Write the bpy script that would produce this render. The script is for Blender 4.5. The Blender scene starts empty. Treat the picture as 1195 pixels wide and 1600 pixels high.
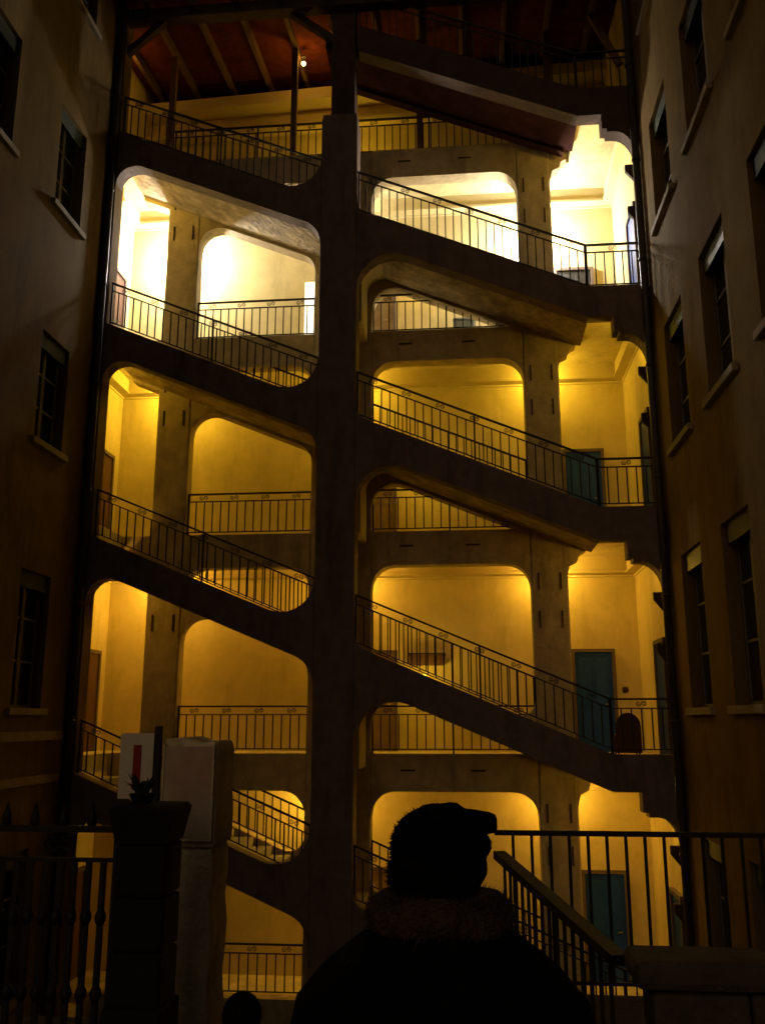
import bpy, bmesh, math, random
from mathutils import Vector, Matrix
from mathutils.geometry import tessellate_polygon
random.seed(7)
R = math.radians
scene = bpy.context.scene
COL = scene.collection

# ------------------------------------------------------------------ camera, sky, sun, exposure
cam_d = bpy.data.cameras.new('camera'); cam = bpy.data.objects.new('camera', cam_d); COL.objects.link(cam)
cam_d.sensor_fit = 'VERTICAL'; cam_d.sensor_height = 24.0; cam_d.lens = 1420 / 1600 * 24
cam_d.clip_start = 0.05; cam_d.clip_end = 500
cam.location = (0, -17.5, 0)
cam.rotation_euler = (R(90 + 12.89), 0, R(5.39))
scene.camera = cam

world = bpy.data.worlds.new('World'); scene.world = world; world.use_nodes = True
wn = world.node_tree; wn.nodes.clear()
sky = wn.nodes.new('ShaderNodeTexSky'); sky.sky_type = 'NISHITA'; sky.sun_disc = False
sky.sun_elevation = R(2); sky.sun_rotation = R(200)
bg = wn.nodes.new('ShaderNodeBackground'); bg.inputs['Strength'].default_value = 0.012
wo = wn.nodes.new('ShaderNodeOutputWorld')
wn.links.new(sky.outputs[0], bg.inputs['Color']); wn.links.new(bg.outputs[0], wo.inputs['Surface'])

sun_d = bpy.data.lights.new('sun', 'SUN'); sun = bpy.data.objects.new('sun', sun_d); COL.objects.link(sun)
sun_d.energy = 0.14; sun_d.angle = R(40); sun_d.color = (1, 0.74, 0.46)
sun.rotation_euler = (R(62), 0, R(-14)); sun.location = (0, -25, 20)

vs = scene.view_settings
vs.view_transform = 'Standard'; vs.look = 'None'; vs.gamma = 1.0; vs.exposure = 0.0; vs.use_curve_mapping = False
scene.cycles.use_denoising = True
scene.cycles.use_adaptive_sampling = False
scene.cycles.max_bounces = 6
scene.cycles.sample_clamp_indirect = 4.0

# ------------------------------------------------------------------ materials
def mat(name, col, rough=0.85, var=0.25, scale=3.0, bump=0.15, bscale=18.0, metal=0.0, stain=0.0, stain_col=None, streak=False, spec=0.3):
    m = bpy.data.materials.new(name); m.use_nodes = True
    nt = m.node_tree; n = nt.nodes; l = nt.links
    b = n['Principled BSDF']
    b.inputs['Roughness'].default_value = rough; b.inputs['Metallic'].default_value = metal
    b.inputs['Specular IOR Level'].default_value = spec
    tc = n.new('ShaderNodeTexCoord')
    no = n.new('ShaderNodeTexNoise'); no.inputs['Scale'].default_value = scale; no.inputs['Detail'].default_value = 6; no.inputs['Roughness'].default_value = 0.65
    l.new(tc.outputs['Object'], no.inputs['Vector'])
    cr = n.new('ShaderNodeValToRGB')
    cr.color_ramp.elements[0].position = 0.25; cr.color_ramp.elements[1].position = 0.75
    cr.color_ramp.elements[0].color = tuple(c * (1 - var) for c in col) + (1,)
    cr.color_ramp.elements[1].color = tuple(min(1, c * (1 + var)) for c in col) + (1,)
    l.new(no.outputs['Fac'], cr.inputs['Fac'])
    out = cr.outputs['Color']
    if stain > 0:
        mp = n.new('ShaderNodeMapping'); l.new(tc.outputs['Object'], mp.inputs['Vector'])
        mp.inputs['Scale'].default_value = (1.6, 1.6, 0.35) if streak else (1, 1, 1)
        s = n.new('ShaderNodeTexNoise'); s.inputs['Scale'].default_value = 1.3; s.inputs['Detail'].default_value = 8; s.inputs['Roughness'].default_value = 0.7
        l.new(mp.outputs[0], s.inputs['Vector'])
        r2 = n.new('ShaderNodeValToRGB'); r2.color_ramp.elements[0].position = 0.5; r2.color_ramp.elements[1].position = 0.68
        r2.color_ramp.elements[1].color = (stain,) * 3 + (1,)
        l.new(s.outputs['Fac'], r2.inputs['Fac'])
        mx = n.new('ShaderNodeMixRGB'); mx.inputs['Color2'].default_value = (stain_col or tuple(c * 0.45 for c in col)) + (1,)
        l.new(r2.outputs['Color'], mx.inputs['Fac']); l.new(out, mx.inputs['Color1']); out = mx.outputs['Color']
    l.new(out, b.inputs['Base Color'])
    if bump > 0:
        nb = n.new('ShaderNodeTexNoise'); nb.inputs['Scale'].default_value = bscale; nb.inputs['Detail'].default_value = 5
        l.new(tc.outputs['Object'], nb.inputs['Vector'])
        bp = n.new('ShaderNodeBump'); bp.inputs['Strength'].default_value = bump; bp.inputs['Distance'].default_value = 0.05
        l.new(nb.outputs['Fac'], bp.inputs['Height']); l.new(bp.outputs['Normal'], b.inputs['Normal'])
    return m

def emit(name, col, strength):
    m = bpy.data.materials.new(name); m.use_nodes = True
    b = m.node_tree.nodes['Principled BSDF']
    b.inputs['Base Color'].default_value = (0.8, 0.8, 0.8, 1)
    b.inputs['Emission Color'].default_value = col + (1,); b.inputs['Emission Strength'].default_value = strength
    return m

M = {
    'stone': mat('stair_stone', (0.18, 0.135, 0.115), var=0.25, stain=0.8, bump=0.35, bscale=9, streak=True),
    'arcade': mat('arcade_stone_lightened', (0.42, 0.34, 0.20), var=0.25, stain=0.7, bump=0.35, bscale=9, streak=True),  # stair stone lightened to carry the lamplight on pillars, beams and inner stringers
    'soffit': mat('flight_underside', (0.42, 0.34, 0.22), var=0.6, scale=3, stain=1.0, bump=0.9, bscale=6),
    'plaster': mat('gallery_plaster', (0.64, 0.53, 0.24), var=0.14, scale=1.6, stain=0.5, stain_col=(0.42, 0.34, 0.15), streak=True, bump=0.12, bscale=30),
    'ceiling': mat('ceiling_plaster', (0.58, 0.49, 0.25), var=0.22, scale=2.5, stain=0.6, bump=0.3, bscale=7),
    'cornice': mat('cornice_plaster', (0.66, 0.56, 0.28), var=0.08, bump=0.1),
    'step': mat('stone_tread', (0.32, 0.28, 0.23), var=0.25, bump=0.25),
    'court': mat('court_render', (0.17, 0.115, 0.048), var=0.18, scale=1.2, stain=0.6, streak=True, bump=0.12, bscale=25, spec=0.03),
    'sill': mat('sill_stone', (0.27, 0.22, 0.15), var=0.15, bump=0.2),
    'iron': mat('wrought_iron', (0.02, 0.018, 0.016), rough=0.6, var=0.3, bump=0.1, bscale=60, metal=0.2),
    'tie': mat('rusty_tie_iron', (0.06, 0.035, 0.02), rough=0.8, var=0.3, bump=0.1),
    'pipe': mat('zinc_downpipe', (0.07, 0.06, 0.055), rough=0.55, var=0.25, bump=0.05, metal=0.3),
    'rafter': mat('rafter_wood', (0.15, 0.09, 0.05), var=0.3, scale=6, bump=0.25),
    'board': mat('red_roof_board', (0.11, 0.028, 0.014), var=0.35, scale=5, bump=0.25, spec=0.05),
    'darkred': mat('dark_red_stair_wood', (0.03, 0.011, 0.009), var=0.4, bump=0.25, spec=0.02),
    'darkwood': mat('dark_post_wood', (0.07, 0.045, 0.035), var=0.3, bump=0.25),
    'door_teal': mat('teal_door_paint', (0.008, 0.05, 0.30), rough=0.5, var=0.2, bump=0.05),
    'door_brown': mat('brown_door_paint', (0.09, 0.045, 0.03), rough=0.5, var=0.25, bump=0.05),
    'door_tan': mat('tan_door_paint', (0.22, 0.15, 0.07), rough=0.6, var=0.25, bump=0.05),
    'door_frame': mat('door_frame_wood', (0.12, 0.09, 0.07), rough=0.6, var=0.2, bump=0.05),
    'pelmet': mat('teal_zinc_pelmet', (0.05, 0.07, 0.06), rough=0.5, var=0.2, bump=0.05),
    'frame': mat('window_frame_paint', (0.16, 0.14, 0.115), rough=0.6, var=0.2, bump=0.05),
    'glass': mat('dark_window_glass', (0.012, 0.014, 0.016), rough=0.12, var=0.2, bump=0.02, bscale=3, spec=0.5),
    'ground': mat('court_ground', (0.16, 0.14, 0.11), var=0.3, scale=4, bump=0.4, bscale=12),
    'terrace': mat('terrace_paving', (0.10, 0.075, 0.06), var=0.35, scale=6, bump=0.4, bscale=14),
    'pale': mat('pale_gatepost_render', (0.80, 0.66, 0.45), var=0.3, scale=4, stain=0.6, streak=True, bump=0.6, bscale=20),
    'gate': mat('dark_gate_stone', (0.014, 0.012, 0.010), var=0.3, bump=0.3),
    'white_sign': mat('sign_white', (0.78, 0.70, 0.55), var=0.1, bump=0.02),
    'red': mat('sign_red', (0.30, 0.02, 0.015), rough=0.6, var=0.1, bump=0.02),
    'poster': mat('faded_poster_paper', (0.58, 0.46, 0.34), var=0.18, scale=9, stain=0.8, stain_col=(0.5, 0.28, 0.22), bump=0.05),
    'leaf': mat('plant_leaf', (0.03, 0.05, 0.02), var=0.4, bump=0.1),
    'coat': mat('dark_coat_cloth', (0.006, 0.006, 0.008), rough=0.95, var=0.3, bump=0.4, bscale=60, spec=0.1),
    'hat': mat('dark_fur_hat', (0.007, 0.007, 0.010), rough=1.0, var=0.4, bump=0.5, bscale=70, spec=0.1),
    'collar': mat('brown_fur_collar', (0.10, 0.065, 0.05), rough=1.0, var=0.5, scale=14, bump=0.6, bscale=50, spec=0.1),
    'skin': mat('skin', (0.25, 0.14, 0.09), rough=0.6, var=0.1, bump=0.05),
    'hair': mat('dark_hair', (0.008, 0.006, 0.005), rough=0.8, var=0.3, bump=0.3, spec=0.1),
    'wicker': mat('dark_wicker', (0.07, 0.03, 0.022), var=0.35, scale=30, bump=0.5, bscale=80),
    'blue': mat('pale_blue_plastic', (0.22, 0.27, 0.30), rough=0.5, var=0.1, bump=0.02),
    'brass': mat('brass_handle', (0.35, 0.27, 0.12), rough=0.35, var=0.1, bump=0.0, metal=0.8),
    'lit_door': emit('lit_glass_door', (1.0, 0.86, 0.62), 2.2),
    'bulb_yellow': emit('sodium_globe', (1.0, 0.55, 0.08), 4.0),
    'bulb_white': emit('bright_globe', (1.0, 0.82, 0.5), 12.0),
    'bulb_orange': emit('orange_bulb', (1.0, 0.62, 0.18), 14.0),
}

# ------------------------------------------------------------------ mesh helpers
class MB:
    def __init__(s): s.v = []; s.f = []; s.smooth = False
    def add(s, vs_, fs_):
        k = len(s.v); s.v += [tuple(p) for p in vs_]; s.f += [tuple(i + k for i in f) for f in fs_]; return s
    def box(s, x0, x1, y0, y1, z0, z1):
        return s.add([(x0, y0, z0), (x1, y0, z0), (x1, y1, z0), (x0, y1, z0), (x0, y0, z1), (x1, y0, z1), (x1, y1, z1), (x0, y1, z1)],
                     [(0, 3, 2, 1), (4, 5, 6, 7), (0, 1, 5, 4), (1, 2, 6, 5), (2, 3, 7, 6), (3, 0, 4, 7)])
    def prism(s, poly, y0, y1):            # polygon in x,z (any simple outline) run from y0 to y1
        n = len(poly)
        tri = tessellate_polygon([[Vector((p[0], p[1], 0)) for p in poly]])
        vs_ = [(p[0], y0, p[1]) for p in poly] + [(p[0], y1, p[1]) for p in poly]
        fs_ = [tuple(t) for t in tri] + [tuple(i + n for i in reversed(t)) for t in tri]
        fs_ += [(i, (i + 1) % n, n + (i + 1) % n, n + i) for i in range(n)]
        return s.add(vs_, fs_)
    def bar(s, a, b, w, h, up=(0, 0, 1)):   # square bar from a to b
        a = Vector(a); b = Vector(b); d = (b - a).normalized(); up = Vector(up)
        if abs(d.dot(up)) > 0.98: up = Vector((1, 0, 0))
        r = d.cross(up).normalized() * (w / 2); u = r.cross(d).normalized() * (h / 2)
        vs_ = [a - r - u, a + r - u, a + r + u, a - r + u, b - r - u, b + r - u, b + r + u, b - r + u]
        return s.add(vs_, [(0, 1, 2, 3), (7, 6, 5, 4), (0, 4, 5, 1), (1, 5, 6, 2), (2, 6, 7, 3), (3, 7, 4, 0)])
    def tube(s, pts, rad, n=8, closed=False):
        pts = [Vector(p) for p in pts]; m = len(pts); rings = []
        for i, p in enumerate(pts):
            if closed: d = pts[(i + 1) % m] - pts[i - 1]
            else: d = pts[min(i + 1, m - 1)] - pts[max(i - 1, 0)]
            d.normalize(); up = Vector((0, 0, 1)) if abs(d.z) < 0.95 else Vector((0, 1, 0))
            a = d.cross(up).normalized(); b = a.cross(d).normalized()
            r = rad[i] if isinstance(rad, (list, tuple)) else rad
            rings.append([p + (a * math.cos(2 * math.pi * k / n) + b * math.sin(2 * math.pi * k / n)) * r for k in range(n)])
        vs_ = [q for rg in rings for q in rg]; fs_ = []
        for i in range(m if closed else m - 1):
            j = (i + 1) % m
            for k in range(n): fs_.append((i * n + k, i * n + (k + 1) % n, j * n + (k + 1) % n, j * n + k))
        if not closed: fs_ += [tuple(range(n - 1, -1, -1)), tuple((m - 1) * n + k for k in range(n))]
        s.smooth = True
        return s.add(vs_, fs_)
    def lathe(s, prof, c, n=20, sx=1, sy=1):
        vs_ = []; fs_ = []
        for r, z in prof:
            for k in range(n):
                t = 2 * math.pi * k / n; vs_.append((c[0] + r * math.cos(t) * sx, c[1] + r * math.sin(t) * sy, c[2] + z))
        for i in range(len(prof) - 1):
            for k in range(n): fs_.append((i * n + k, i * n + (k + 1) % n, (i + 1) * n + (k + 1) % n, (i + 1) * n + k))
        fs_ += [tuple(range(n - 1, -1, -1)), tuple((len(prof) - 1) * n + k for k in range(n))]
        s.smooth = True
        return s.add(vs_, fs_)
    def mesh(s, name):
        me = bpy.data.meshes.new(name); me.from_pydata(s.v, [], s.f)
        bm = bmesh.new(); bm.from_mesh(me); bmesh.ops.recalc_face_normals(bm, faces=bm.faces); bm.to_mesh(me); bm.free()
        if s.smooth:
            for p in me.polygons: p.use_smooth = len(p.vertices) == 4
        me.update(); return me

WO = {}                                    # world origin of every object made here
def tag(o, label=None, cat=None, group=None, kind=None):
    for k, v in (('label', label), ('category', cat), ('group', group), ('kind', kind)):
        if v: o[k] = v
    return o
def link(name, data, parent=None, at=(0, 0, 0)):
    o = bpy.data.objects.new(name, data); COL.objects.link(o)
    at = Vector(at); WO[o.name] = at
    if parent: o.parent = parent; o.location = at - WO[parent.name]
    else: o.location = at
    return o
def obj(name, mb, material, parent=None, at=(0, 0, 0), bevel=0.0):
    me = mb if isinstance(mb, bpy.types.Mesh) else mb.mesh(name)
    if not me.materials: me.materials.append(M[material])
    o = link(name, me, parent, at)
    if bevel:
        b = o.modifiers.new('bevel', 'BEVEL'); b.width = bevel; b.segments = 2; b.limit_method = 'ANGLE'; b.angle_limit = R(40)
    return o
def thing(name, label, cat, loc, group=None):
    return tag(link(name, None, None, loc), label, cat, group)

def fillet(C, d1, d2, r, n=7):
    """arc points of radius r in the corner at C between unit directions d1 and d2, going from d1 to d2"""
    C = Vector(C); d1 = Vector(d1).normalized(); d2 = Vector(d2).normalized()
    if r <= 0: return [tuple(C)]
    ph = d1.angle(d2); t = r / math.tan(ph / 2); bis = (d1 + d2).normalized(); O = C + bis * (r / math.sin(ph / 2))
    a = C + d1 * t - O; b = C + d2 * t - O; pts = []
    tot = a.angle(b); sgn = 1 if a.x * b.y - a.y * b.x > 0 else -1
    for i in range(n + 1):
        q = sgn * tot * i / n; c_, s_ = math.cos(q), math.sin(q)
        pts.append((O.x + a.x * c_ - a.y * s_, O.y + a.x * s_ + a.y * c_))
    return pts
def member(x0, x1, zt0, zt1, zb0, zb1, tl=0, tr=0, bl=0, br=0):
    """outline of a beam between two uprights with hollow-rounded corners where it meets them"""
    mt = (zt1 - zt0) / (x1 - x0); mb_ = (zb1 - zb0) / (x1 - x0); p = []
    p += fillet((x0, zt0), (0, 1), (1, mt), tl)
    p += list(reversed(fillet((x1, zt1), (0, 1), (-1, -mt), tr)))
    p += fillet((x1, zb1), (0, -1), (-1, -mb_), br)
    p += list(reversed(fillet((x0, zb0), (0, -1), (1, mb_), bl)))
    return p

# ------------------------------------------------------------------ dimensions
XL, XR = -7.8, 3.8                      # court walls
P0, P1 = -3.0, -2.2                     # front pier
H = 4.66
L = [-5.34 + H * k for k in range(6)]   # gallery levels
SL, TH, XF = 0.42, 0.68, 2.6            # flight slope, stringer depth, foot of a flight
YM, YM2, YB = 1.7, 2.08, 3.4            # arcade plane, its back, rear wall
XI0, XI1 = -8.5, 3.78                   # inner side walls
PL0, PL1, PR0, PR1, PC0, PC1 = -6.98, -6.2, 1.33, 2.1, -3.4, -2.05
GZ, TZ = -5.82, -1.95                   # court ground, upper terrace
def ztop(k, x): return L[k] + 0.06 + SL * (XF - x)
def zbot(k, x): return ztop(k, x) - TH

# ------------------------------------------------------------------ ground
def struct(name, mb, m): return tag(obj(name, mb, m), kind='structure')
g = MB(); g.add([(-60, -60, GZ), (60, -60, GZ), (60, 60, GZ), (-60, 60, GZ)], [(0, 1, 2, 3)]); struct('ground', g, 'ground')
# upper terrace: where the camera stands, and the part that runs on to the right behind its railing
TC, TE = (0.14, -10.15), (0.86, -14.6)  # corner and near end of the terrace edge
t = MB(); poly = [(-30, -40), (XR - 0.0, -40), (XR - 0.0, -10.15), TC, TE, (-1.45, -14.6), (-1.45, -11.0), (-7.8, -11.0), (-7.8, -12), (-30, -12)]
n = len(poly); tri = tessellate_polygon([[Vector((p[0], p[1], 0)) for p in poly]])
t.add([(p[0], p[1], TZ) for p in poly] + [(p[0], p[1], GZ - 0.3) for p in poly],
      [tuple(q) for q in tri] + [(i, (i + 1) % n, n + (i + 1) % n, n + i) for i in range(n)])
struct('terrace_ground', t, 'terrace')
# stone steps down from the terrace into the court
st = thing('court_steps', 'worn dark stone steps going down into the court between railing and gate pier', 'steps', (-0.5, -14.6, GZ))
NS = 23
sm = MB().box(-1.44, 0.13, 0, 0.30, -0.165, 0).mesh('court_step')
for i in range(NS):
    z = TZ - 0.168 * (i + 1)
    obj('step', sm, 'terrace', st, (0, -14.6 + 0.29 * i, z))

# ------------------------------------------------------------------ the stair building
B = thing('stair_building', 'tall stone open staircase with rounded arches and yellow lit galleries', 'building', (-2.6, 0, GZ))
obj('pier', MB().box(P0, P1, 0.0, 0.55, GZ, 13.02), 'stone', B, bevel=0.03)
cap = obj('pier_cap', MB().box(P0 + 0.02, P1 - 0.02, 0.02, 0.53, 13.02, 13.10), 'stone', B)
obj('timber_post', MB().box(-2.80, -2.27, 0.05, 0.50, 13.10, 18.6), 'darkwood', B, bevel=0.02)

# side jambs of the front plane
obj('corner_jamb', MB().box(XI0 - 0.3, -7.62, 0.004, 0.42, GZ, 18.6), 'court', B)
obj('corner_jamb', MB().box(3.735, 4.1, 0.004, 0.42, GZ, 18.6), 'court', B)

RUN = (XF + 7.62) / 26; RISE = H / 26
step_me = MB().box(0, RUN + 0.03, 0, YM - 0.36 - 0.01, -0.19, 0).mesh('step')
step_me_top = MB().box(0, RUN + 0.03, 0, 1.0, -0.19, 0).mesh('step_narrow')
def flight(k):
    top = k == 4
    yi = 1.38 if top else YM            # inner edge of the flight
    # front stringers, with hollow corners against the pier
    xl = -7.62
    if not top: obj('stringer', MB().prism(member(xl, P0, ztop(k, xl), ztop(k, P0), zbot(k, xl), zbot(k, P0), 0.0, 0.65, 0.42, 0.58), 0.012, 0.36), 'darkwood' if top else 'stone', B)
    poly = []
    xs = 2.45
    poly += fillet((P1, ztop(k, P1)), (0, 1), (1, -SL), 0.0 if top else 0.35)
    poly += [(XF, ztop(k, XF)), (3.735, L[k] + 0.06)]
    lz = L[k] - 0.60
    poly += [(3.735, lz - 1.05)]
    for i in range(8):                    # quarter-round bracket under the landing
        a = i / 7 * math.pi / 2
        poly.append((3.735 - 0.42 * (1 - math.cos(a)), lz - 1.05 + 0.62 * math.sin(a)))
    poly += [(3.16, lz - 0.43), (3.16, lz - 0.35), (3.06, lz - 0.35), (3.06, lz)]
    xb = XF - (lz - (L[k] + 0.06 - TH)) / SL
    poly += [(xb, lz)]
    poly += list(reversed(fillet((P1, zbot(k, P1)), (0, -1), (1, -SL), 0.0 if top else 0.75)))
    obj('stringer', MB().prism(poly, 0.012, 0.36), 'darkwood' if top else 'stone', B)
    # sloping slab under the steps
    xa = P0 if top else -7.62
    f = MB().prism([(xa, ztop(k, xa) - 0.30), (XF, ztop(k, XF) - 0.30), (XF, zbot(k, XF) + 0.08), (xa, zbot(k, xa) + 0.08)], 0.36, yi)
    fo = obj('flight', f, 'darkred' if top else 'soffit', B)
    for i in range(12 if top else 0, 26):
        obj('step', step_me_top if top else step_me, 'step', fo, (-7.62 + RUN * i, 0.365, L[k] + (H - 0.30) * (25 - i) / 26 + 0.004))
    if top:
        obj('stringer', MB().prism([(xa, ztop(k, xa)), (XF - 0.2, ztop(k, XF - 0.2)), (XF - 0.2, zbot(k, XF - 0.2)), (xa, zbot(k, xa))], 1.38, 1.60), 'darkred', B)
    else:
        for (a, b, r1, r2) in ((PL1, PC0, 0.40, 0.30), (PC1, PR0, 0.42, 0.35)):
            obj('stringer', MB().prism(member(a, b, ztop(k, a), ztop(k, b), zbot(k, a), zbot(k, b), 0.32, 0.32, r1 + 0.08, r2 + 0.12), YM + 0.01, YM2 - 0.01), 'arcade', B)
        obj('stringer', MB().prism([(-7.62, ztop(k, -7.62)), (PL0, ztop(k, PL0)), (PL0, zbot(k, PL0)), (-7.62, zbot(k, -7.62))], YM + 0.01, YM2 - 0.01), 'arcade', B)
        # cross wall joining the front pier to the inner pier below the flight
        xm = -2.6
        obj('cross_wall', MB().prism([(P0 + 0.1, L[k] - 0.25), (P1 + 0.04, L[k] - 0.25)] + [(P1 + 0.04, zbot(k, P1) - 0.45)] +
            [(P1 + 0.04 + 0.5 * (1 - math.cos(a)), zbot(k, P1) - 0.45 + 0.36 * math.sin(a)) for a in (0.3, 0.6, 0.9, 1.2, 1.5)] + [(P0 + 0.1, zbot(k, P0) + 0.05)], 0.55, YM), 'plaster', B)
    # landing at the foot, in front of the right bay
    obj('landing', MB().box(XF, XI1, 0.36, YM2 + 0.0, L[k] - 0.36, L[k]), 'ceiling', B)
for k in range(5): flight(k)

# arcade between flights and galleries
for nm, a, b in (('pillar', PL0, PL1), ('pier', PC0, PC1), ('pillar', PR0, PR1)):
    p = obj(nm, MB().box(a, b, YM, YM2, GZ, L[4] - 0.01), 'arcade', B, bevel=0.04)
    if nm == 'pillar':
        for k in range(1, 5):           # iron tie plates let into the pillars
            for dz in (0.95, 1.75):
                for fx in (0.14, 0.60):
                    obj('tie_plate', MB().box(a + fx, a + fx + 0.035, YM - 0.018, YM + 0.01, L[k] - dz - 0.36, L[k] - dz), 'tie', p)
for k in range(5):
    for a, b in ((PL1, PC0), (PC1, PR0)):
        o = obj('gallery_beam', MB().prism(member(a, b, L[k], L[k], L[k] - 0.74, L[k] - 0.74, 0.0, 0.0, 0.50, 0.50), YM + 0.006, YM2 - 0.004), 'arcade', B)
        if b - a > 3:
            for fx in (0.18, 0.60):
                x = a + (b - a) * fx
                obj('tie_plate', MB().box(x, x + 0.3, YM - 0.012, YM + 0.02, L[k] - 0.34, L[k] - 0.305), 'tie', o)
    # corbelled beam ends past the right pillar
    obj('beam_corbel', MB().prism([(PR1, L[k] - 0.06), (PR1 + 0.42, L[k] - 0.36), (PR1 + 0.40, L[k] - 0.50), (PR1 + 0.26, L[k] - 0.56), (PR1 + 0.22, L[k] - 0.70), (PR1 + 0.06, L[k] - 0.78), (PR1, L[k] - 1.0)], YM + 0.02, YM2 - 0.02), 'arcade', B)
    obj('gallery_floor', MB().box(XI0, XI1, YM2, YB, L[k] - 0.36, L[k]), 'ceiling', B)
    obj('landing', MB().box(XI0, -7.62, 0.42, YM2, L[k] - 0.36, L[k]), 'ceiling', B)
    obj('gallery_beam', MB().box(-7.62, PL0, YM + 0.03, YM2 - 0.02, L[k] - 0.5, L[k] + 0.0), 'arcade', B)

# rear and side walls with cornices
top_z = 15.46
obj('wall', MB().box(XI0 - 0.3, XI1 + 0.3, YB, YB + 0.4, GZ, L[4]), 'plaster', B)
obj('wall', MB().box(XI0 - 0.3, XI0, 0.42, YB + 1.2, GZ, 18.4), 'plaster', B)
obj('wall', MB().box(XI1, XI1 + 0.3, 0.42, YB, GZ, 18.4), 'plaster', B)
for k in range(5):
    c = L[k] - 0.36
    prof = [(0, 0), (0.20, 0), (0.20, -0.30), (0.24, -0.32), (0.24, -0.38), (0.03, -0.40), (0.03, -0.44), (0, -0.45)]
    vs_ = []
    m = MB()
    n = len(prof)
    loop = [(XI0, YM2, 1, 0), (XI0, YB, 1, -1), (XI1, YB, -1, -1), (XI1, 0.42, -1, 0)]
    for (x, y, sx, sy) in loop:
        for (d, z) in prof: vs_.append((x + sx * d, y + sy * d, c + z))
    fs_ = []
    for i in range(3):
        for j in range(n): fs_.append((i * n + j, i * n + (j + 1) % n, (i + 1) * n + (j + 1) % n, (i + 1) * n + j))
    fs_ += [tuple(range(n)), tuple(3 * n + j for j in range(n))]
    m.add(vs_, fs_); obj('cornice', m, 'cornice', B)

# doors on the galleries
def door(x0, k, m, h=2.16, w=0.82, name='door'):
    z = L[k]
    d = obj(name, MB().box(x0, x0 + w, YB - 0.045, YB - 0.002, z, z + h), m, B)
    f = MB(); f.box(x0 - 0.07, x0, YB - 0.085, YB + 0.0, z, z + h + 0.07); f.box(x0 + w, x0 + w + 0.07, YB - 0.085, YB, z, z + h + 0.07); f.box(x0, x0 + w, YB - 0.085, YB, z + h, z + h + 0.07)
    obj('frame', f, 'door_frame', d)
    for (a, b) in ((0.14, 0.85), (1.0, h - 0.14)):
        for (c, e) in ((0.1, w / 2 - 0.04), (w / 2 + 0.04, w - 0.1)):
            obj('panel', MB().box(x0 + c, x0 + e, YB - 0.058, YB - 0.04, z + a, z + b), m, d, bevel=0.008)
    hd = MB(); hd.tube([(x0 + w - 0.1, YB - 0.05, z + 1.02), (x0 + w - 0.1, YB - 0.11, z + 1.02), (x0 + w - 0.2, YB - 0.11, z + 1.02)], 0.012)
    obj('handle', hd, 'brass', d)
for k in range(4):
    door(2.34, k, 'door_teal' if k < 3 else 'iron')
    door(-2.45, k, 'door_tan', w=0.75)
# the glazed door that shows lit from inside on the brightest storey
gd = obj('lit_door', MB().box(-3.93, -3.10, YB - 0.03, YB - 0.002, L[3], L[3] + 2.16), 'lit_door', B)
gf = MB(); gf.box(-4.0, -3.93, YB - 0.08, YB, L[3], L[3] + 2.23); gf.box(-3.10, -3.03, YB - 0.08, YB, L[3], L[3] + 2.23); gf.box(-3.93, -3.10, YB - 0.08, YB, L[3] + 2.16, L[3] + 2.23)
obj('frame', gf, 'cornice', gd)
gd['label'] = 'brightly lit white glazed door'
# doors in the two inner side walls
for k in range(4):
    for (xw, s, y0, y1) in ((XI0, 1, 2.1, 2.85), (XI1, -1, 0.55, 1.35)):
        a, b = sorted((xw, xw + s * 0.05))
        d = obj('door', MB().box(a, b, y0, y1, L[k], L[k] + 2.15), 'door_teal' if s < 0 else 'door_brown', B)
        a, b = sorted((xw, xw + s * 0.09)); f = MB()
        f.box(a, b, y0 - 0.08, y0, L[k], L[k] + 2.23); f.box(a, b, y1, y1 + 0.08, L[k], L[k] + 2.23); f.box(a, b, y0, y1, L[k] + 2.15, L[k] + 2.23)
        obj('frame', f, 'door_frame', d)
    if k < 4:
        for dz in (1.9, 2.9):           # stone brackets on the right inner wall
            obj('wall_bracket', MB().prism([(XI1, L[k] + dz + 0.2), (XI1 - 0.2, L[k] + dz + 0.2), (XI1 - 0.2, L[k] + dz + 0.05), (XI1, L[k] + dz - 0.2)], 0.45, 0.53), 'tie', B)

# top storey: rear wall turned slightly, ledges, roof
rot = 0.05
def yb(x): return YB + 0.05 + rot * (2.0 - x)
def slab_top(z0, z1, d0, d1):
    m = MB(); xs = (XI0, XI1)
    vs_ = [(x, yb(x) + d, z) for x in xs for d in (d0, d1) for z in (z0, z1)]
    return m.add(vs_, [(0, 1, 3, 2), (4, 6, 7, 5), (0, 4, 5, 1), (2, 3, 7, 6), (1, 5, 7, 3), (0, 2, 6, 4)])
obj('wall', slab_top(L[4], 16.75, 0.0, 0.4), 'plaster', B)
obj('wall_ledge', slab_top(15.36, 15.50, -0.30, 0.0), 'cornice', B)
obj('wall_plate', slab_top(16.04, 16.36, -0.50, 0.0), 'cornice', B)
def zr(y): return 16.72 - 0.15 * (4.0 - y)
roof = obj('roof', MB().add([(XI0 - 0.3, -0.6, zr(-0.6) + 0.30), (4.1, -0.6, zr(-0.6) + 0.30), (4.1, 4.6, zr(4.6) + 0.30), (XI0 - 0.3, 4.6, zr(4.6) + 0.30),
      (XI0 - 0.3, -0.6, zr(-0.6) + 0.26), (4.1, -0.6, zr(-0.6) + 0.26), (4.1, 4.6, zr(4.6) + 0.26), (XI0 - 0.3, 4.6, zr(4.6) + 0.26)],
      [(0, 1, 2, 3), (7, 6, 5, 4), (0, 4, 5, 1), (1, 5, 6, 2), (2, 6, 7, 3), (3, 7, 4, 0)]), 'board', B)
sl = math.atan(0.15)
bm_ = MB(); ylen = 0.245
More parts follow.
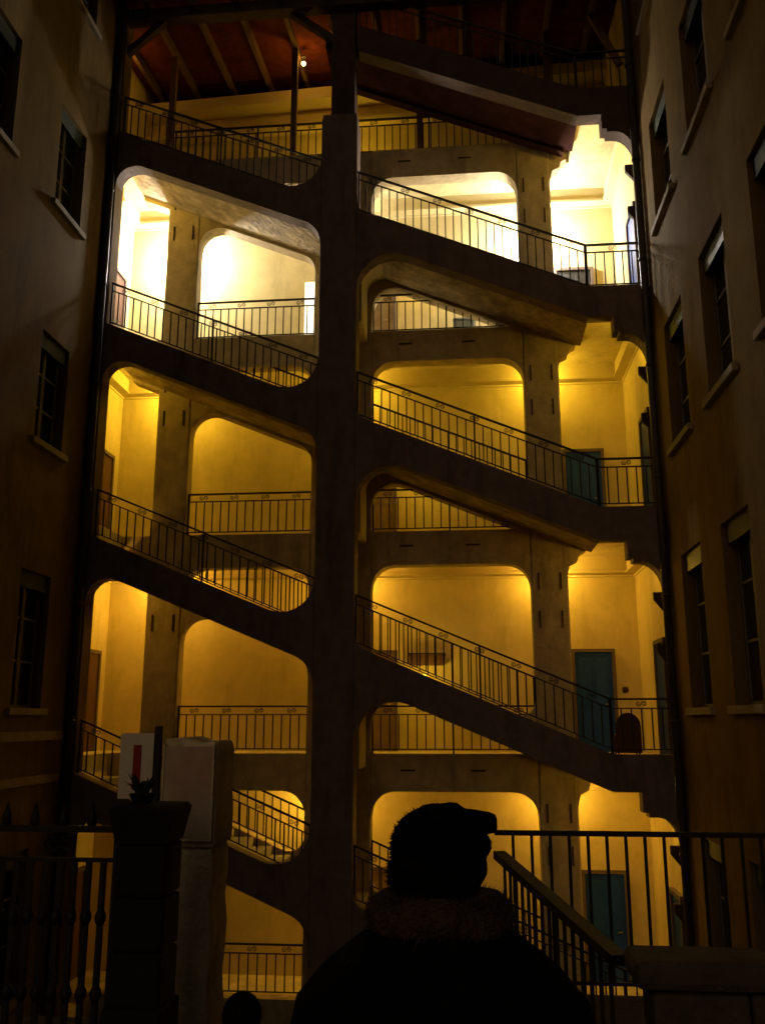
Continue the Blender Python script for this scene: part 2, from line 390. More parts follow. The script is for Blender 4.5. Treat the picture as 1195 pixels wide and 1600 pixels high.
for i in range(21):                      # boards nailed over the rafters, running along the wall
    y = -0.55 + i * 0.25; z = zr(y) + 0.235
    obj('roof_board', MB().add([(XI0 - 0.29, y, z - 0.01), (4.09, y, z - 0.01), (4.09, y + ylen, z + ylen * 0.15 - 0.01), (XI0 - 0.29, y + ylen, z + ylen * 0.15 - 0.01),
        (XI0 - 0.29, y, z + 0.018), (4.09, y, z + 0.018), (4.09, y + ylen, z + ylen * 0.15 + 0.018), (XI0 - 0.29, y + ylen, z + ylen * 0.15 + 0.018)],
        [(0, 1, 2, 3), (7, 6, 5, 4), (0, 4, 5, 1), (1, 5, 6, 2), (2, 6, 7, 3), (3, 7, 4, 0)]), 'board', roof)
x = -8.13
while x < 3.8:
    obj('rafter', MB().bar((x, -0.6, zr(-0.6) + 0.11), (x, 4.5, zr(4.5) + 0.11), 0.10, 0.22), 'rafter', roof); x += 1.03
obj('eaves_beam', MB().box(XI0, XI1, -0.12, 0.16, zr(0) - 0.28, zr(0) - 0.01), 'darkwood', B)
for x in (-7.1, -4.01, -0.92, 2.17):
    obj('gallery_post', MB().box(x - 0.07, x + 0.07, YM + 0.08, YM + 0.22, L[4], zr(YM + 0.15) - 0.004), 'rafter', B)
obj('roof_brace', MB().bar((-7.75, 0.2, 15.1), (-6.6, 0.05, 16.0), 0.14, 0.16), 'darkwood', B)
obj('roof_brace', MB().bar((-2.75, 0.28, 15.2), (-3.9, 0.1, 16.0), 0.14, 0.16), 'darkwood', B)
obj('roof_brace', MB().bar((3.7, 0.9, 14.6), (3.1, 0.9, 16.0), 0.12, 0.14), 'rafter', B)

# ------------------------------------------------------------------ side buildings
def wall_holes(xw, s, y0, y1, z0, z1, holes, th=0.45):
    """wall in the plane x = xw with rectangular openings; s is the outward direction"""
    outer = [(y0, z0), (y1, z0), (y1, z1), (y0, z1)]
    loops = [outer] + [[(a, c), (a, d), (b, d), (b, c)] for (a, b, c, d) in holes]
    flat = [p for lp in loops for p in lp]
    tri = tessellate_polygon([[Vector((p[0], p[1], 0)) for p in lp] for lp in loops])
    n = len(flat); m = MB()
    vs_ = [(xw, p[0], p[1]) for p in flat] + [(xw - s * th, p[0], p[1]) for p in flat]
    fs_ = [tuple(q) for q in tri] + [tuple(i + n for i in q) for q in tri]
    k = 0
    for lp in loops:
        q = len(lp)
        for i in range(q): fs_.append((k + i, k + (i + 1) % q, n + k + (i + 1) % q, n + k + i))
        k += q
    return m.add(vs_, fs_)
def wbox(m, xw, s, d0, d1, y0, y1, z0, z1):
    a, b = sorted((xw + s * d0, xw + s * d1)); return m.box(a, b, y0, y1, z0, z1)
def window(par, xw, s, y0, y1, z0, z1, pel=True, sill=True):
    fr = MB(); t_ = 0.06
    for (a, b, c, d) in ((y0, y0 + t_, z0, z1), (y1 - t_, y1, z0, z1), (y0 + t_, y1 - t_, z0, z0 + t_), (y0 + t_, y1 - t_, z1 - t_, z1),
                         ((y0 + y1) / 2 - 0.05, (y0 + y1) / 2 + 0.05, z0 + t_, z1 - t_)): wbox(fr, xw, s, -0.26, -0.20, a, b, c, d)
    hs = [z0 + t_ + (z1 - z0 - 2 * t_) * q / 3 for q in range(4)]
    ym = (y0 + y1) / 2
    for q in (1, 2):
        for (a, b) in ((y0 + t_, ym - 0.05), (ym + 0.05, y1 - t_)): wbox(fr, xw, s, -0.25, -0.21, a, b, hs[q] - 0.02, hs[q] + 0.02)
    w = obj('window', fr, 'frame', par)
    for q in range(3):
        for (a, b) in ((y0 + t_, ym - 0.05), (ym + 0.05, y1 - t_)):
            obj('pane', wbox(MB(), xw, s, -0.238, -0.228, a, b, hs[q] + (0.02 if q else 0), hs[q + 1] - (0.02 if q < 2 else 0)), 'glass', w)
    if sill: obj('sill', wbox(MB(), xw, s, -0.20, 0.09, y0 - 0.14, y1 + 0.14, z0 - 0.12, z0 - 0.001), 'sill', w, bevel=0.01)
    if pel: obj('pelmet', wbox(MB(), xw, s, -0.10, -0.08, y0, y1, z1 - 0.30, z1 - 0.001), 'pelmet', w)
RB = thing('rendered_house', 'dark ochre rendered house wall with tall windows along the right', 'house', (XR, -5, GZ))
cols = [(-2.45, -1.05), (-5.1, -3.7), (-7.75, -6.35)]
rows = [(-4.6, -1.9), (0.2, 2.86), (4.86, 7.25), (9.35, 11.6), (13.95, 16.1)]
holes = [(a, b, c, d) for (a, b) in cols for (c, d) in rows]
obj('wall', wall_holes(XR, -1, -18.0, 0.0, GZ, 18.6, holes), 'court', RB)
for (a, b) in cols:
    for (c, d) in rows: window(RB, XR, -1, a, b, c, d)
LB = thing('rendered_house', 'olive brown rendered house wall with single window column on the left', 'house', (XL, -5, GZ))
colsL = [(-2.35, -1.2), (-5.2, -4.05)]
rowsL = [(-4.6, -2.2), (0.2, 2.62), (5.02, 7.15), (9.8, 11.98), (14.6, 16.6)]
holes = [(a, b, c, d) for (a, b) in colsL for (c, d) in rowsL]
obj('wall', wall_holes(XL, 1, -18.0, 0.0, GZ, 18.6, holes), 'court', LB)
for (z0, z1, d) in ((-0.36, -0.2, 0.07), (-1.12, -0.98, 0.05)):
    obj('string_course', MB().box(XL, XL + d, -18, -0.3, z0, z1), 'sill', LB)
for (a, b) in colsL:
    for (c, d) in rowsL: window(LB, XL, 1, a, b, c, d)
# closed backs, so neither house is a sheet
obj('wall', MB().box(XL - 6, XL - 5.6, -18, 0.4, GZ, 18.6), 'court', LB); obj('roof', MB().box(XL - 6, XL + 0.35, -18, -0.02, 18.6, 18.9), 'board', LB)
obj('wall', MB().box(XR + 5.6, XR + 6, -18, 0.4, GZ, 18.6), 'court', RB); obj('roof', MB().box(XR - 0.35, XR + 6, -18, -0.02, 18.6, 18.9), 'board', RB)

def downpipe(x, y, label):
    t_ = thing('downpipe', label, 'pipe', (x, y, GZ), 'rainwater downpipes in the court corners')
    obj('pipe', MB().tube([(x, y, GZ), (x, y, 18.5)], 0.075, 12), 'pipe', t_)
    for z in [GZ + 1.2 + 2.3 * i for i in range(11)]:
        obj('bracket', MB().lathe([(0.075, -0.03), (0.092, -0.03), (0.092, 0.03), (0.075, 0.03)], (x, y, z), 12), 'pipe', t_)
downpipe(XL + 0.10, -0.10, 'dark rainwater downpipe in the left corner of the court')
downpipe(XR - 0.10, -0.10, 'dark rainwater downpipe in the right corner of the court')

# ------------------------------------------------------------------ railings
BAL = {}
def balusters(par, p0, p1, z0, z1, spacing, w=0.024):
    """single square bars, one object each, between heights z0 and z1 above the line p0-p1"""
    p0 = Vector(p0); p1 = Vector(p1); n = max(2, round((p1 - p0).length / spacing))
    key = (round(z0, 3), round(z1, 3), w)
    if key not in BAL: BAL[key] = MB().box(-w / 2, w / 2, -w / 2, w / 2, z0, z1).mesh('baluster')
    for i in range(1, n): obj('baluster', BAL[key], 'iron', par, p0.lerp(p1, i / n))
SC = {}
def scroll_mesh():
    if 's' not in SC:
        m = MB()
        for s in (-1, 1):
            pts = []
            for i in range(15):
                a = i / 14 * 3.6 * math.pi; r = 0.052 - 0.0028 * i
                pts.append((s * 0.052 + s * r * math.cos(a + math.pi), 0, r * math.sin(a) * s))
            m.tube(pts, 0.007, 5)
        SC['s'] = m.mesh('scroll')
    return SC['s']
def railing(label, segs, h=1.0, spacing=0.185, group='wrought iron railings of the staircase', band=True, posts=True, name='iron_railing', base=0.0, w=0.024, cat='railing', rail=(0.05, 0.035)):
    """segs: list of (p0, p1) along which the rail runs, points at the foot"""
    a = Vector(segs[0][0]); t_ = thing(name, label, cat, a, group)
    for (p0, p1) in segs:
        p0 = Vector(p0); p1 = Vector(p1); up = Vector((0, 0, 1))
        obj('handrail', MB().bar(p0 + up * h, p1 + up * h, *rail), 'iron', t_)
        zz = h - 0.17 if band else h - 0.02
        if band: obj('rail', MB().bar(p0 + up * zz, p1 + up * zz, 0.03, 0.022), 'iron', t_)
        obj('rail', MB().bar(p0 + up * (base + 0.09), p1 + up * (base + 0.09), 0.03, 0.022), 'iron', t_)
        balusters(t_, p0, p1, base + 0.09, zz, spacing, w)
        ln = (p1 - p0).length
        if band:
            ns = max(1, round(ln / 0.75)); sme = scroll_mesh(); ang = math.atan2(p1.z - p0.z, math.hypot(p1.x - p0.x, p1.y - p0.y))
            for i in range(ns):
                o = obj('scroll', sme, 'iron', t_, p0.lerp(p1, (i + 0.5) / ns) + up * (h - 0.085)); o.rotation_euler = (0, -ang, 0)
        if posts:
            npst = max(1, round(ln / 2.2))
            for i in range(npst + 1):
                q = p0.lerp(p1, min(max(i / npst, 0.004), 0.996)); obj('post', MB().bar(q, q + up * h, 0.036, 0.036), 'iron', t_)
storey = ['bottom storey', 'second storey up', 'third storey up', 'white lit storey', 'top storey']
for k in range(5):
    yf = 0.15
    fl = ['the bottom flight', 'second flight up', 'third flight up', 'fourth flight up', 'the topmost flight']
    if k < 4: railing('black iron handrail on front of ' + fl[k] + ', left of pier', [((-7.6, yf, ztop(k, -7.6)), (P0, yf, ztop(k, P0)))])
    railing('black iron handrail on front of ' + fl[k] + ' and its landing, right of pier',
            [((P1, yf, ztop(k, P1)), (XF, yf, ztop(k, XF))), ((XF, yf, L[k] + 0.06), (3.72, yf, L[k] + 0.06))])
    if k < 4:
        yi = YM + 0.12
        railing('inner iron railing of ' + fl[k] + ', behind the steps, left of pier', [((PL1, yi, ztop(k, PL1)), (PC0, yi, ztop(k, PC0)))], h=0.95, band=False)
        railing('inner iron railing of ' + fl[k] + ', behind the steps right of pier', [((PC1, yi, ztop(k, PC1)), (PR0, yi, ztop(k, PR0)))], h=0.95, band=False)
    yg = YM + 0.16
    gs = [((PL1, yg, L[k]), (PC0, yg, L[k])), ((PC1, yg, L[k]), (PR0, yg, L[k]))]
    if k == 4: gs = [((-7.0, yg, L[k]), (1.4, yg, L[k]))]
    gl = ['bottom gallery', 'second gallery up', 'gallery just below the white lit one', 'white lit gallery', 'top gallery below the roof']
    railing('level iron railing along the ' + gl[k] + (', left of pier' if k < 4 else ''), gs[:1], h=0.96)
    if k < 4: railing('level iron railing along the ' + gl[k] + ', right of pier', gs[1:], h=0.96)

# ------------------------------------------------------------------ lamps of the galleries (hidden from here behind the pillars), plus added low lamps
def lamp(x, y, z, col, power, globe, label, up=0.25, r=0.09, wall=None):
    t_ = thing('gallery_lamp', label, 'lamp', (x, y, z), 'lamps of the galleries')
    if wall:
        obj('arm', MB().tube([(x, wall, z - 0.12), (x, (y + wall) / 2, z - 0.16), (x, y, z - 0.13), (x, y, z - r)], 0.012, 8), 'iron', t_)
        obj('backplate', MB().box(x - 0.05, x + 0.05, wall - 0.02, wall - 0.002, z - 0.2, z - 0.05), 'iron', t_)
    else:
        obj('stem', MB().tube([(x, y, z + r), (x, y, z + up)], 0.012, 8), 'iron', t_)
        obj('canopy', MB().lathe([(0.06, 0), (0.06, 0.02), (0.03, 0.03)], (x, y, z + up - 0.03), 14), 'iron', t_)
    prof = [(r * math.sin(a) + 0.001, -r * math.cos(a)) for a in [math.pi * i / 10 for i in range(11)]]
    g_ = obj('globe', MB().lathe(prof, (x, y, z), 16), globe, t_); g_.visible_shadow = True
    ld = bpy.data.lights.new('lamp_light', 'POINT'); ld.energy = power; ld.color = col; ld.shadow_soft_size = r + 0.015
    link('lamp_light', ld, t_, (x, y, z))
YE = (1.0, 0.55, 0.06); YG = (1.0, 0.62, 0.05); WH = (1.0, 0.93, 0.85); OR = (1.0, 0.45, 0.06)
for k, col, pw, gl in ((0, YE, 370, 'bulb_yellow'), (1, YE, 390, 'bulb_yellow'), (2, YG, 380, 'bulb_yellow'), (3, WH, 2700, 'bulb_white')):
    zc = L[k + 1] - 0.36
    dz = 1.5 if k == 3 else 0.42
    if k: lamp(-7.0, 2.9, zc - dz, col, pw * (1.4 if k == 2 else 1), gl, 'globe lamp hanging behind the left pillar of the ' + storey[k], up=dz)
    lamp(1.84, 2.9, zc - dz, col, pw * (0.75 if k < 3 else 1), gl, 'globe lamp hanging behind the right pillar of the ' + storey[k], up=dz)
    lamp(-2.7 if k else -3.2, 2.95, zc - 0.42, col, pw * (1.2 if k == 0 else 0.8 if k < 3 else 0.12), gl, 'globe lamp hanging behind the central pier of the ' + storey[k], up=0.42)
    zb = L[k + 1] - 0.76
    if k: lamp(-1.0, 2.75, L[k] + (1.75 if k == 3 else 1.6), YG, 45, 'bulb_yellow', 'added low wall lamp behind the stringer of the ' + storey[k], r=0.06, wall=YB)  # added unseen lamp, only there to brighten the cross wall
    lamp(3.62, 0.62, zb, col if k < 3 else YG, 200 if k < 3 else 300, gl, 'globe lamp behind the right landing bracket of the ' + storey[k], up=0.40, r=0.07)
    if k: lamp(-7.98, 0.72, zb - 0.1, col if k < 3 else YG, 130 if k < 3 else 260, gl, 'globe lamp behind the left corner jamb of the ' + storey[k], up=0.50, r=0.07)
lamp(-2.88, 2.8, 14.0, YG, 130, 'bulb_yellow', 'globe lamp behind the dark timber post of the top gallery', up=2.5, r=0.07)
lamp(-3.86, 2.15, 16.22, OR, 34, 'bulb_orange', 'small orange bulb under the rafters beside a gallery post', up=0.20, r=0.055)
lamp(-8.2, 1.6, 16.0, OR, 20, 'bulb_orange', 'orange bulb under the roof in the left corner', up=0.33, r=0.055)

# ------------------------------------------------------------------ things on the galleries
ch = thing('wicker_chair', 'dark round-backed chair on the landing behind the railing by the teal door', 'chair', (3.02, 1.1, L[1]))
arch = [(2.78, 0), (2.78, 0.45)] + [(3.02 - 0.24 * math.cos(a), 0.50 + 0.26 * math.sin(a)) for a in [math.pi * i / 10 for i in range(11)]] + [(3.26, 0.45), (3.26, 0)]
obj('backrest', MB().prism([(x, z + L[1] + 0.06) for x, z in arch], 0.86, 0.90), 'wicker', ch, bevel=0.01)
obj('seat', MB().box(2.80, 3.24, 0.90, 1.32, L[1] + 0.36, L[1] + 0.42), 'wicker', ch, bevel=0.02)
for (x, y) in ((2.82, 0.93), (3.22, 0.93), (2.82, 1.29), (3.22, 1.29)):
    obj('leg', MB().tube([(x, y, L[1]), (x, y, L[1] + 0.36)], 0.02), 'wicker', ch)
bl = thing('wall_bell', 'small round dark bell on the wall right of the teal door', 'bell', (3.4, YB, 0.65))
obj('dome', MB().lathe([(0.07, 0), (0.065, 0.02), (0.045, 0.045), (0.01, 0.055)], (0, 0, 0), 16), 'tie', bl, (3.42, YB - 0.02, 0.65)).rotation_euler = (R(90), 0, 0)
obj('backplate', MB().box(3.36, 3.48, YB - 0.02, YB - 0.002, 0.59, 0.71), 'tie', bl)
cb = thing('wall_cabinet', 'dark narrow cabinet high on the rear wall seen through second flight railing', 'cabinet', (-0.95, YB, 1.3))
obj('case', MB().box(-1.35, -0.57, YB - 0.22, YB - 0.002, 1.20, 1.44), 'door_brown', cb, bevel=0.01)
obj('cover', MB().box(-1.38, -0.54, YB - 0.25, YB - 0.002, 1.441, 1.475), 'darkwood', cb)
bx = thing('storage_box', 'small pale blue box behind the white lit gallery railing', 'box', (0.05, 2.6, L[3]))
obj('body', MB().prism([(-0.16, L[3]), (0.26, L[3]), (0.29, L[3] + 0.52), (-0.19, L[3] + 0.52)], 2.4, 2.8), 'blue', bx, bevel=0.02)
obj('lid', MB().box(-0.22, 0.32, 2.37, 2.83, L[3] + 0.52, L[3] + 0.58), 'blue', bx, bevel=0.02)

# ------------------------------------------------------------------ terrace railings, fence, gate
railing('plain black iron terrace railing with widely spaced bars on the right', [((TC[0] + 0.02, TC[1] - 0.06, TZ), (XR - 0.03, TC[1] - 0.06, TZ))], h=1.12, spacing=0.14, band=False, posts=False, name='terrace_railing', group='terrace railings', w=0.022)
railing('dark iron railing running back beside the person in the cap', [((TC[0] + 0.05, TC[1] - 0.12, TZ), (0.74, -12.32, TZ - 0.23))], h=0.97, spacing=0.13, band=False, posts=False, name='terrace_railing', group='terrace railings', w=0.022, rail=(0.09, 0.055))

pw_ = thing('parapet_wall', 'low dark stone parapet wall in the bottom right corner', 'wall', (2.3, -12.5, TZ))
for c_ in range(3):
    x = 0.80 + 0.02 * c_
    z0_, z1_ = TZ + 0.23 * c_, TZ + 0.23 * (c_ + 1) - 0.012
    w_ = 0.30 if c_ % 2 else 0.46
    while x < XR - 0.02:
        e_ = min(x + w_, XR - 0.01); obj('stone', MB().box(x, e_ - 0.012, -12.66 + random.uniform(0, .012), -12.34, z0_, z1_), 'terrace', pw_, bevel=0.02); x = e_; w_ = random.uniform(0.36, 0.52)
x = 0.76
while x < XR - 0.02:
    e_ = min(x + random.uniform(0.6, 0.8), XR - 0.01); obj('coping_stone', MB().box(x, e_ - 0.01, -12.70, -12.30, TZ + 0.69, -1.135 + random.uniform(-.006, .006)), 'terrace', pw_, bevel=0.04); x = e_
gp = thing('gate_pier', 'dark stone gate pier with flared cap in left foreground', 'pier', (-1.74, -12.1, TZ))
gx, gy = -1.86, -12.1
for q in range(3):
    za = TZ + 0.42 + (-0.68 - TZ - 0.42) * q / 3; zb_ = TZ + 0.42 + (-0.68 - TZ - 0.42) * (q + 1) / 3
    obj('stone', MB().box(gx - 0.15, gx + 0.15, gy - 0.15, gy + 0.15, za, zb_ - 0.008), 'gate', gp, bevel=0.018)
obj('plinth', MB().box(gx - 0.17, gx + 0.17, gy - 0.17, gy + 0.17, TZ, TZ + 0.42), 'gate', gp, bevel=0.02)
cp = MB()
for (w0, w1, z0, z1) in ((0.15, 0.165, -0.68, -0.60), (0.165, 0.185, -0.60, -0.50), (0.185, 0.165, -0.50, -0.475)):
    cp.add([(gx - w0, gy - w0, z0), (gx + w0, gy - w0, z0), (gx + w0, gy + w0, z0), (gx - w0, gy + w0, z0), (gx - w1, gy - w1, z1), (gx + w1, gy - w1, z1), (gx + w1, gy + w1, z1), (gx - w1, gy + w1, z1)],
           [(0, 3, 2, 1), (4, 5, 6, 7), (0, 1, 5, 4), (1, 2, 6, 5), (2, 3, 7, 6), (3, 0, 4, 7)])
obj('cap', cp, 'gate', gp)
pt = thing('potted_plant', 'small spiky plant growing on the dark gate pier', 'plant', (gx - 0.06, gy, -0.475))
obj('pot', MB().lathe([(0.05, 0), (0.075, 0.05), (0.08, 0.055)], (gx - 0.06, gy, -0.475), 14), 'gate', pt)
for i in range(22):
    a = random.uniform(0, 6.28); s = random.uniform(0.02, 0.10); hh = random.uniform(0.06, 0.13)
    b0 = Vector((gx - 0.06 + 0.03 * math.cos(a), gy + 0.03 * math.sin(a), -0.425)); b1 = b0 + Vector((s * math.cos(a), s * math.sin(a), hh))
    sd = Vector((-math.sin(a), math.cos(a), 0)) * 0.010; md = b0.lerp(b1, 0.5) + Vector((0, 0, 0.015))
    obj('leaf', MB().add([b0 - sd, b0 + sd, md + sd * 1.2, md - sd * 1.2, b1, md + Vector((0, 0, 0.006))], [(0, 1, 2, 5), (0, 5, 3), (2, 4, 5), (3, 5, 4)]), 'leaf', pt)

railing('ornate black iron fence left of the dark gate pier', [((-4.2, -12.1, TZ), (gx - 0.18, -12.1, TZ))], h=1.33, spacing=0.085, band=True, posts=True, name='iron_fence', group=None, w=0.03, cat='fence')
fence = [o for o in COL.objects if o.name.startswith('iron_fence')][0]
knob = MB().lathe([(0.014, -0.05), (0.030, -0.02), (0.034, 0), (0.030, 0.02), (0.014, 0.05)], (0, 0, 0), 10).mesh('knob')
spear = MB().lathe([(0.014, 0), (0.030, 0.03), (0.026, 0.07), (0.003, 0.15)], (0, 0, 0), 8).mesh('spear_head')
nb_ = round((-4.2 - (gx - 0.18)) / -0.085)
for i in range(1, nb_):
    x = -4.2 + (gx - 0.18 + 4.2) * i / nb_
    for z in (0.45, 0.85): obj('knob', knob, 'iron', fence, (x, -12.1, TZ + z))
    if i % 2: obj('spear_head', spear, 'iron', fence, (x, -12.1, TZ + 1.33))
pp = thing('pale_gatepost', 'pale rendered gatepost standing behind the dark gate pier', 'post', (-1.73, -11.25, TZ))
px = -1.72
rg = random.Random(4); left_e = []; right_e = []
for q in range(15):
    z = TZ - 1.2 + (-0.80 - TZ + 1.2) * q / 14
    left_e.append((px - 0.21 + rg.uniform(-.012, .012), z)); right_e.append((px + 0.045 + 0.015 * q / 14 + rg.uniform(-.014, .014), z))
obj('shaft', MB().prism(left_e + right_e[::-1], -11.45, -11.05), 'pale', pp, bevel=0.02)
hd_ = [(px - 0.30, -0.80), (px + 0.07, -0.80), (px + 0.075, -0.60), (px + 0.06, -0.40), (px + 0.07, -0.20), (px + 0.05, -0.13), (px - 0.05, -0.15), (px - 0.16, -0.11), (px - 0.29, -0.12), (px - 0.28, -0.45)]
obj('head', MB().prism(hd_, -11.48, -11.02), 'pale', pp, bevel=0.02)
ps = thing('poster_board', 'pale faded poster board on the head of the pale gatepost', 'sign', (px - 0.05, -11.5, -0.5))
obj('panel', MB().box(px - 0.27, px + 0.045, -11.510, -11.488, -0.74, -0.17), 'poster', ps)
obj('frame', MB().box(px - 0.285, px - 0.272, -11.516, -11.488, -0.755, -0.155).box(px + 0.047, px + 0.059, -11.516, -11.488, -0.755, -0.155).box(px - 0.272, px + 0.047, -11.516, -11.488, -0.755, -0.742), 'pale', ps)
sg = thing('notice_sign', 'white sign with a red upright bar left of the poster board', 'sign', (px - 0.46, -11.5, -0.9))
obj('panel', MB().box(px - 0.58, px - 0.355, -11.50, -11.475, -0.50, -0.085), 'white_sign', sg)
obj('red_bar', MB().box(px - 0.488, px - 0.435, -11.506, -11.500, -0.44, -0.16), 'red', sg)
obj('pole', MB().box(px - 0.345, px - 0.305, -11.52, -11.48, TZ, -0.04), 'iron', sg)
obj('arm', MB().box(px - 0.56, px - 0.345, -11.474, -11.455, -0.32, -0.28), 'iron', sg)

# ------------------------------------------------------------------ people
def skin_body(name, verts, edges, radii, root, material, parent):
    me = bpy.data.meshes.new(name); me.from_pydata([tuple(v) for v in verts], edges, [])
    o = bpy.data.objects.new(name + '_tmp', me); COL.objects.link(o)
    sk = o.modifiers.new('skin', 'SKIN'); sk.use_smooth_shade = True
    for i, r in enumerate(radii):
        d = me.skin_vertices[0].data[i]; d.radius = (r, r) if not isinstance(r, tuple) else r; d.use_root = i == root
    ss = o.modifiers.new('sub', 'SUBSURF'); ss.levels = 2; ss.render_levels = 2
    dg = bpy.context.evaluated_depsgraph_get(); dg.update()
    nm = bpy.data.meshes.new_from_object(o.evaluated_get(dg)); nm.name = name
    bpy.data.objects.remove(o)
    for p in nm.polygons: p.use_smooth = True
    nm.materials.clear(); nm.materials.append(M[material])
    return link(name, nm, parent)
def fur(name, centre, rad, count, length, material, parent, zmin=-1.0, seed=1, thick=0.004, flat=1.0):
    rnd = random.Random(seed); m = MB(); c = Vector(centre)
    for i in range(count):
        d = Vector((rnd.gauss(0, 1), rnd.gauss(0, 1), rnd.gauss(0, 1))).normalized()
        if d.z < zmin: continue
        p = c + Vector((d.x * rad[0], d.y * rad[1], d.z * rad[2])); nrm = Vector((d.x / rad[0], d.y / rad[1], d.z / rad[2])).normalized()
        tip = p + (nrm + Vector((rnd.gauss(0, .45), rnd.gauss(0, .45), rnd.gauss(-.1, .45)))) * length * rnd.uniform(.4, 1.2)
        s_ = nrm.cross(Vector((rnd.gauss(0, 1), rnd.gauss(0, 1), rnd.gauss(0, 1)))).normalized() * thick
        u_ = nrm.cross(s_).normalized() * thick
        m.add([p - s_, p + s_, p + u_, tip], [(0, 1, 3), (1, 2, 3), (2, 0, 3)])
    return tag(obj(name, m, material, parent), kind='stuff')
def person(label, X, Y, ztop_, hat, seed, broad=1.0, face=60):
    """standing figure seen from behind; ztop_ is the height of the crown"""
    h = 1.74; z0 = ztop_ - h - (0.03 if hat else 0)
    P = thing('person', label, 'person', (X, Y, z0))
    f = Vector((math.sin(R(face)), math.cos(R(face)), 0)); r = Vector((f.y, -f.x, 0))
    def p(x, y, z): return Vector((X + x, Y + y, z0 + z))
    V = []; E = []; Rr = []
    def v(q, rad, par=None):
        V.append(q); Rr.append(rad)
        if par is not None: E.append((par, len(V) - 1))
        return len(V) - 1
    pel = v(p(0, 0, 0.92), 0.19 * broad); wa = v(p(0, 0, 1.10), 0.18 * broad, pel); chs = v(p(0, 0, 1.30), 0.185 * broad, wa)
    nk = v(p(0, 0.0, 1.46), 0.085, chs); n2 = v(p(0, 0.02, 1.53), 0.06, nk)
    hd = v(p(0, 0.03, 1.60) + f * 0.03, 0.092, n2); hd2 = v(p(0, 0.03, 1.67) + f * 0.01, 0.088, hd)
    ns = v(p(0, 0.03, 1.585) + f * 0.132, 0.014, hd)
    cn = v(p(0, 0.03, 1.53) + f * 0.105, 0.035, hd)
    for s in (-1, 1):
        ea = v(p(0, 0.03, 1.605) + r * (0.088 * s), 0.016, hd)
        sh = v(p(0.20 * s * broad, 0, 1.30), 0.095 * broad, chs)
        el = v(p(0.26 * s * broad, 0.02, 1.06), 0.075 * broad, sh)
        wr = v(p(0.20 * s * broad, 0.26, 1.05), 0.05, el)
        pa = v(p(0.15 * s * broad, 0.33, 1.07), 0.034, wr)
        for q in range(4):
            k1 = v(p((0.145 - 0.004 * q) * s * broad, 0.385 - 0.008 * q, 1.105 - 0.022 * q), 0.010, pa)
            k2 = v(p((0.115 - 0.004 * q) * s * broad, 0.415 - 0.01 * q, 1.105 - 0.022 * q), 0.009, k1)
            v(p((0.085 - 0.003 * q) * s * broad, 0.395 - 0.012 * q, 1.103 - 0.022 * q), 0.008, k2)
        t1 = v(p(0.12 * s * broad, 0.33, 1.12), 0.011, pa); v(p(0.09 * s * broad, 0.36, 1.14), 0.009, t1)
        hp = v(p(0.10 * s, 0, 0.84), 0.13, pel); kn = v(p(0.11 * s, 0.01, 0.50), 0.085, hp)
        an = v(p(0.115 * s, -0.01, 0.09), 0.055, kn); v(p(0.125 * s, 0.15, 0.04), 0.04, an)
    b = skin_body('body', V, E, Rr, pel, 'coat', P)
    # face, hair, coat skirt
    ck = MB(); rings = []
    prof = [(0.30, 0.42), (0.29, 0.62), (0.29, 0.85), (0.305, 1.05), (0.318, 1.18), (0.30, 1.28), (0.245, 1.36), (0.17, 1.43), (0.115, 1.49)]
    ck.lathe([(a * broad, z) for a, z in prof], (X, Y, z0), 32, 1.0 + (broad - 1) * 0.1, 0.66)
    obj('coat', ck, 'coat', P)
    hc = p(0, 0.03, 1.625)
    if hat:
        # rumpled fur hat with a peak pointing where the face looks
        m = MB(); rnd = random.Random(seed); n1, n2_ = 28, 12; vs_ = []
        for i in range(n2_ + 1):
            th = math.pi * 0.62 * i / n2_
            for j in range(n1):
                a = 2 * math.pi * j / n1; d = f * math.cos(a) + r * math.sin(a)
                e = 1 + 0.075 * math.sin(5 * a + 1.3 * i) * math.sin(th) + rnd.uniform(-.02, .02)
                vs_.append(hc + d * (0.118 * math.sin(th) ** 0.8 * e + 0.016 * max(0, math.cos(a)) * math.sin(th)) + Vector((0, 0, 0.02 + (0.100 + 0.012 * math.sin(2.1 * a + 0.8) * math.sin(th) + 0.010 * math.cos(3 * a)) * math.cos(th) * e)))
        fs_ = [(i * n1 + j, i * n1 + (j + 1) % n1, (i + 1) * n1 + (j + 1) % n1, (i + 1) * n1 + j) for i in range(n2_) for j in range(n1)]
        m.add(vs_, fs_); m.smooth = True
        ht = obj('hat', m, 'hat', P)
        pk = MB(); top = []; bot = []
        for i in range(11):
            a = -1.05 + 2.1 * i / 10
            d = f * math.cos(a) + r * math.sin(a)
            top += [hc + d * 0.10 + Vector((0, 0, 0.112)), hc + d * 0.105 + f * 0.060 * math.cos(a) + Vector((0, 0, 0.100))]
        vs_ = top + [q - Vector((0, 0, 0.05)) for q in top]; n = len(top); fs_ = []
        for i in range(10):
            q = 2 * i; fs_ += [(q, q + 1, q + 3, q + 2), (n + q, n + q + 2, n + q + 3, n + q + 1), (q + 1, n + q + 1, n + q + 3, q + 3), (q, q + 2, n + q + 2, n + q)]
        fs_ += [(0, n, n + 1, 1), (n - 2, n - 1, 2 * n - 1, 2 * n - 2)]
        pk.add(vs_, fs_); obj('peak', pk, 'hat', ht, bevel=0.014)
        fur('fur', hc + Vector((0, 0, 0.02)) - f * 0.01, (0.116, 0.116, 0.098), 9000, 0.009, 'hat', ht, zmin=-0.35, seed=seed, thick=0.0022)
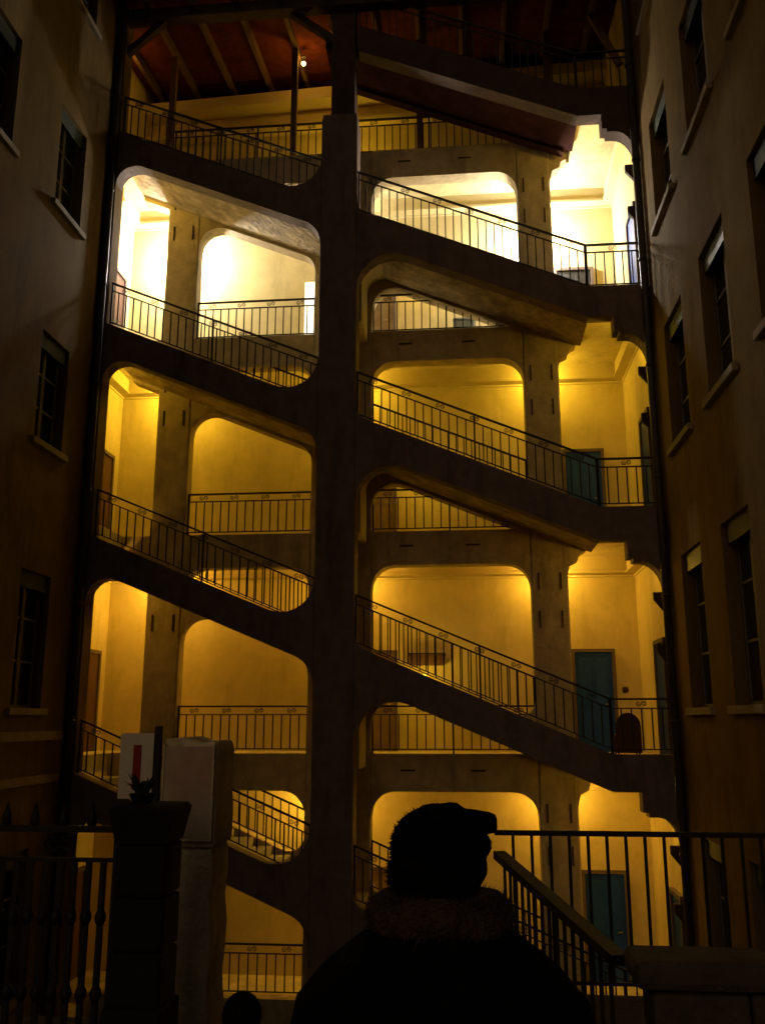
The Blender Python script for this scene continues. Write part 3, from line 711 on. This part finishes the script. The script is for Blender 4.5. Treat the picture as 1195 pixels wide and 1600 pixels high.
        # hair below the hat and a fur collar
        hr = MB(); hr.lathe([(0.055, -0.12), (0.098, -0.085), (0.105, -0.02), (0.10, 0.03)], (hc.x - f.x * 0.028, hc.y - f.y * 0.028, hc.z), 20)
        ho = obj('hair', hr, 'hair', P)
        fur('strands', hc - f * 0.035 + Vector((0, 0, -0.05)), (0.10, 0.10, 0.085), 2500, 0.014, 'hair', ho, seed=seed + 1, thick=0.003)
        cl = MB(); pts = []
        for i in range(28):
            a = 2 * math.pi * i / 28; pts.append(p(0.145 * math.cos(a), 0.01 + 0.11 * math.sin(a), 1.478 + 0.012 * math.sin(3 * a)))
        cl.tube(pts, 0.048, 12, True); co = obj('fur_collar', cl, 'collar', P)
        rnd = random.Random(seed + 5); mm = MB()
        for i in range(7000):
            a = rnd.uniform(0, 6.283); bb = rnd.uniform(0, 6.283)
            d0 = Vector((math.cos(a), math.sin(a) * 0.76, 0)).normalized(); c0 = p(0.145 * math.cos(a), 0.01 + 0.11 * math.sin(a), 1.478)
            nn = d0 * math.cos(bb) + Vector((0, 0, 1)) * math.sin(bb); q = c0 + nn * 0.046
            tip = q + (nn + Vector((rnd.gauss(0, .5), rnd.gauss(0, .5), rnd.gauss(-.2, .5)))) * 0.015 * rnd.uniform(.4, 1.2)
            s_ = nn.cross(Vector((0.3, 0.5, 0.8))).normalized() * 0.0016; u_ = nn.cross(s_).normalized() * 0.0016
            mm.add([q - s_, q + s_, q + u_, tip], [(0, 1, 3), (1, 2, 3), (2, 0, 3)])
        tag(obj('collar_fur', mm, 'collar', co), kind='stuff')
    else:
        hr = MB(); prof = [(0.10 * math.sin(t_) + 0.002, 0.115 * math.cos(t_)) for t_ in [math.pi * 0.75 * i / 12 for i in range(13)]]
        hr.lathe(prof, (hc.x, hc.y - 0.012, hc.z - 0.002), 24); ho = obj('hair', hr, 'hair', P)
        fur('strands', hc + Vector((0, -0.012, 0)), (0.10, 0.10, 0.113), 3000, 0.009, 'hair', ho, zmin=-0.7, seed=seed, thick=0.002)
    return P
person('person seen from behind in a dark coat, fur collar and peaked fur hat', -0.09, -14.95, -0.205, True, 3, 1.22, 66)
person('dark haired person lower down, only the head showing at the bottom edge', -1.255, -12.25, -1.43, False, 9, 1.0, 10)
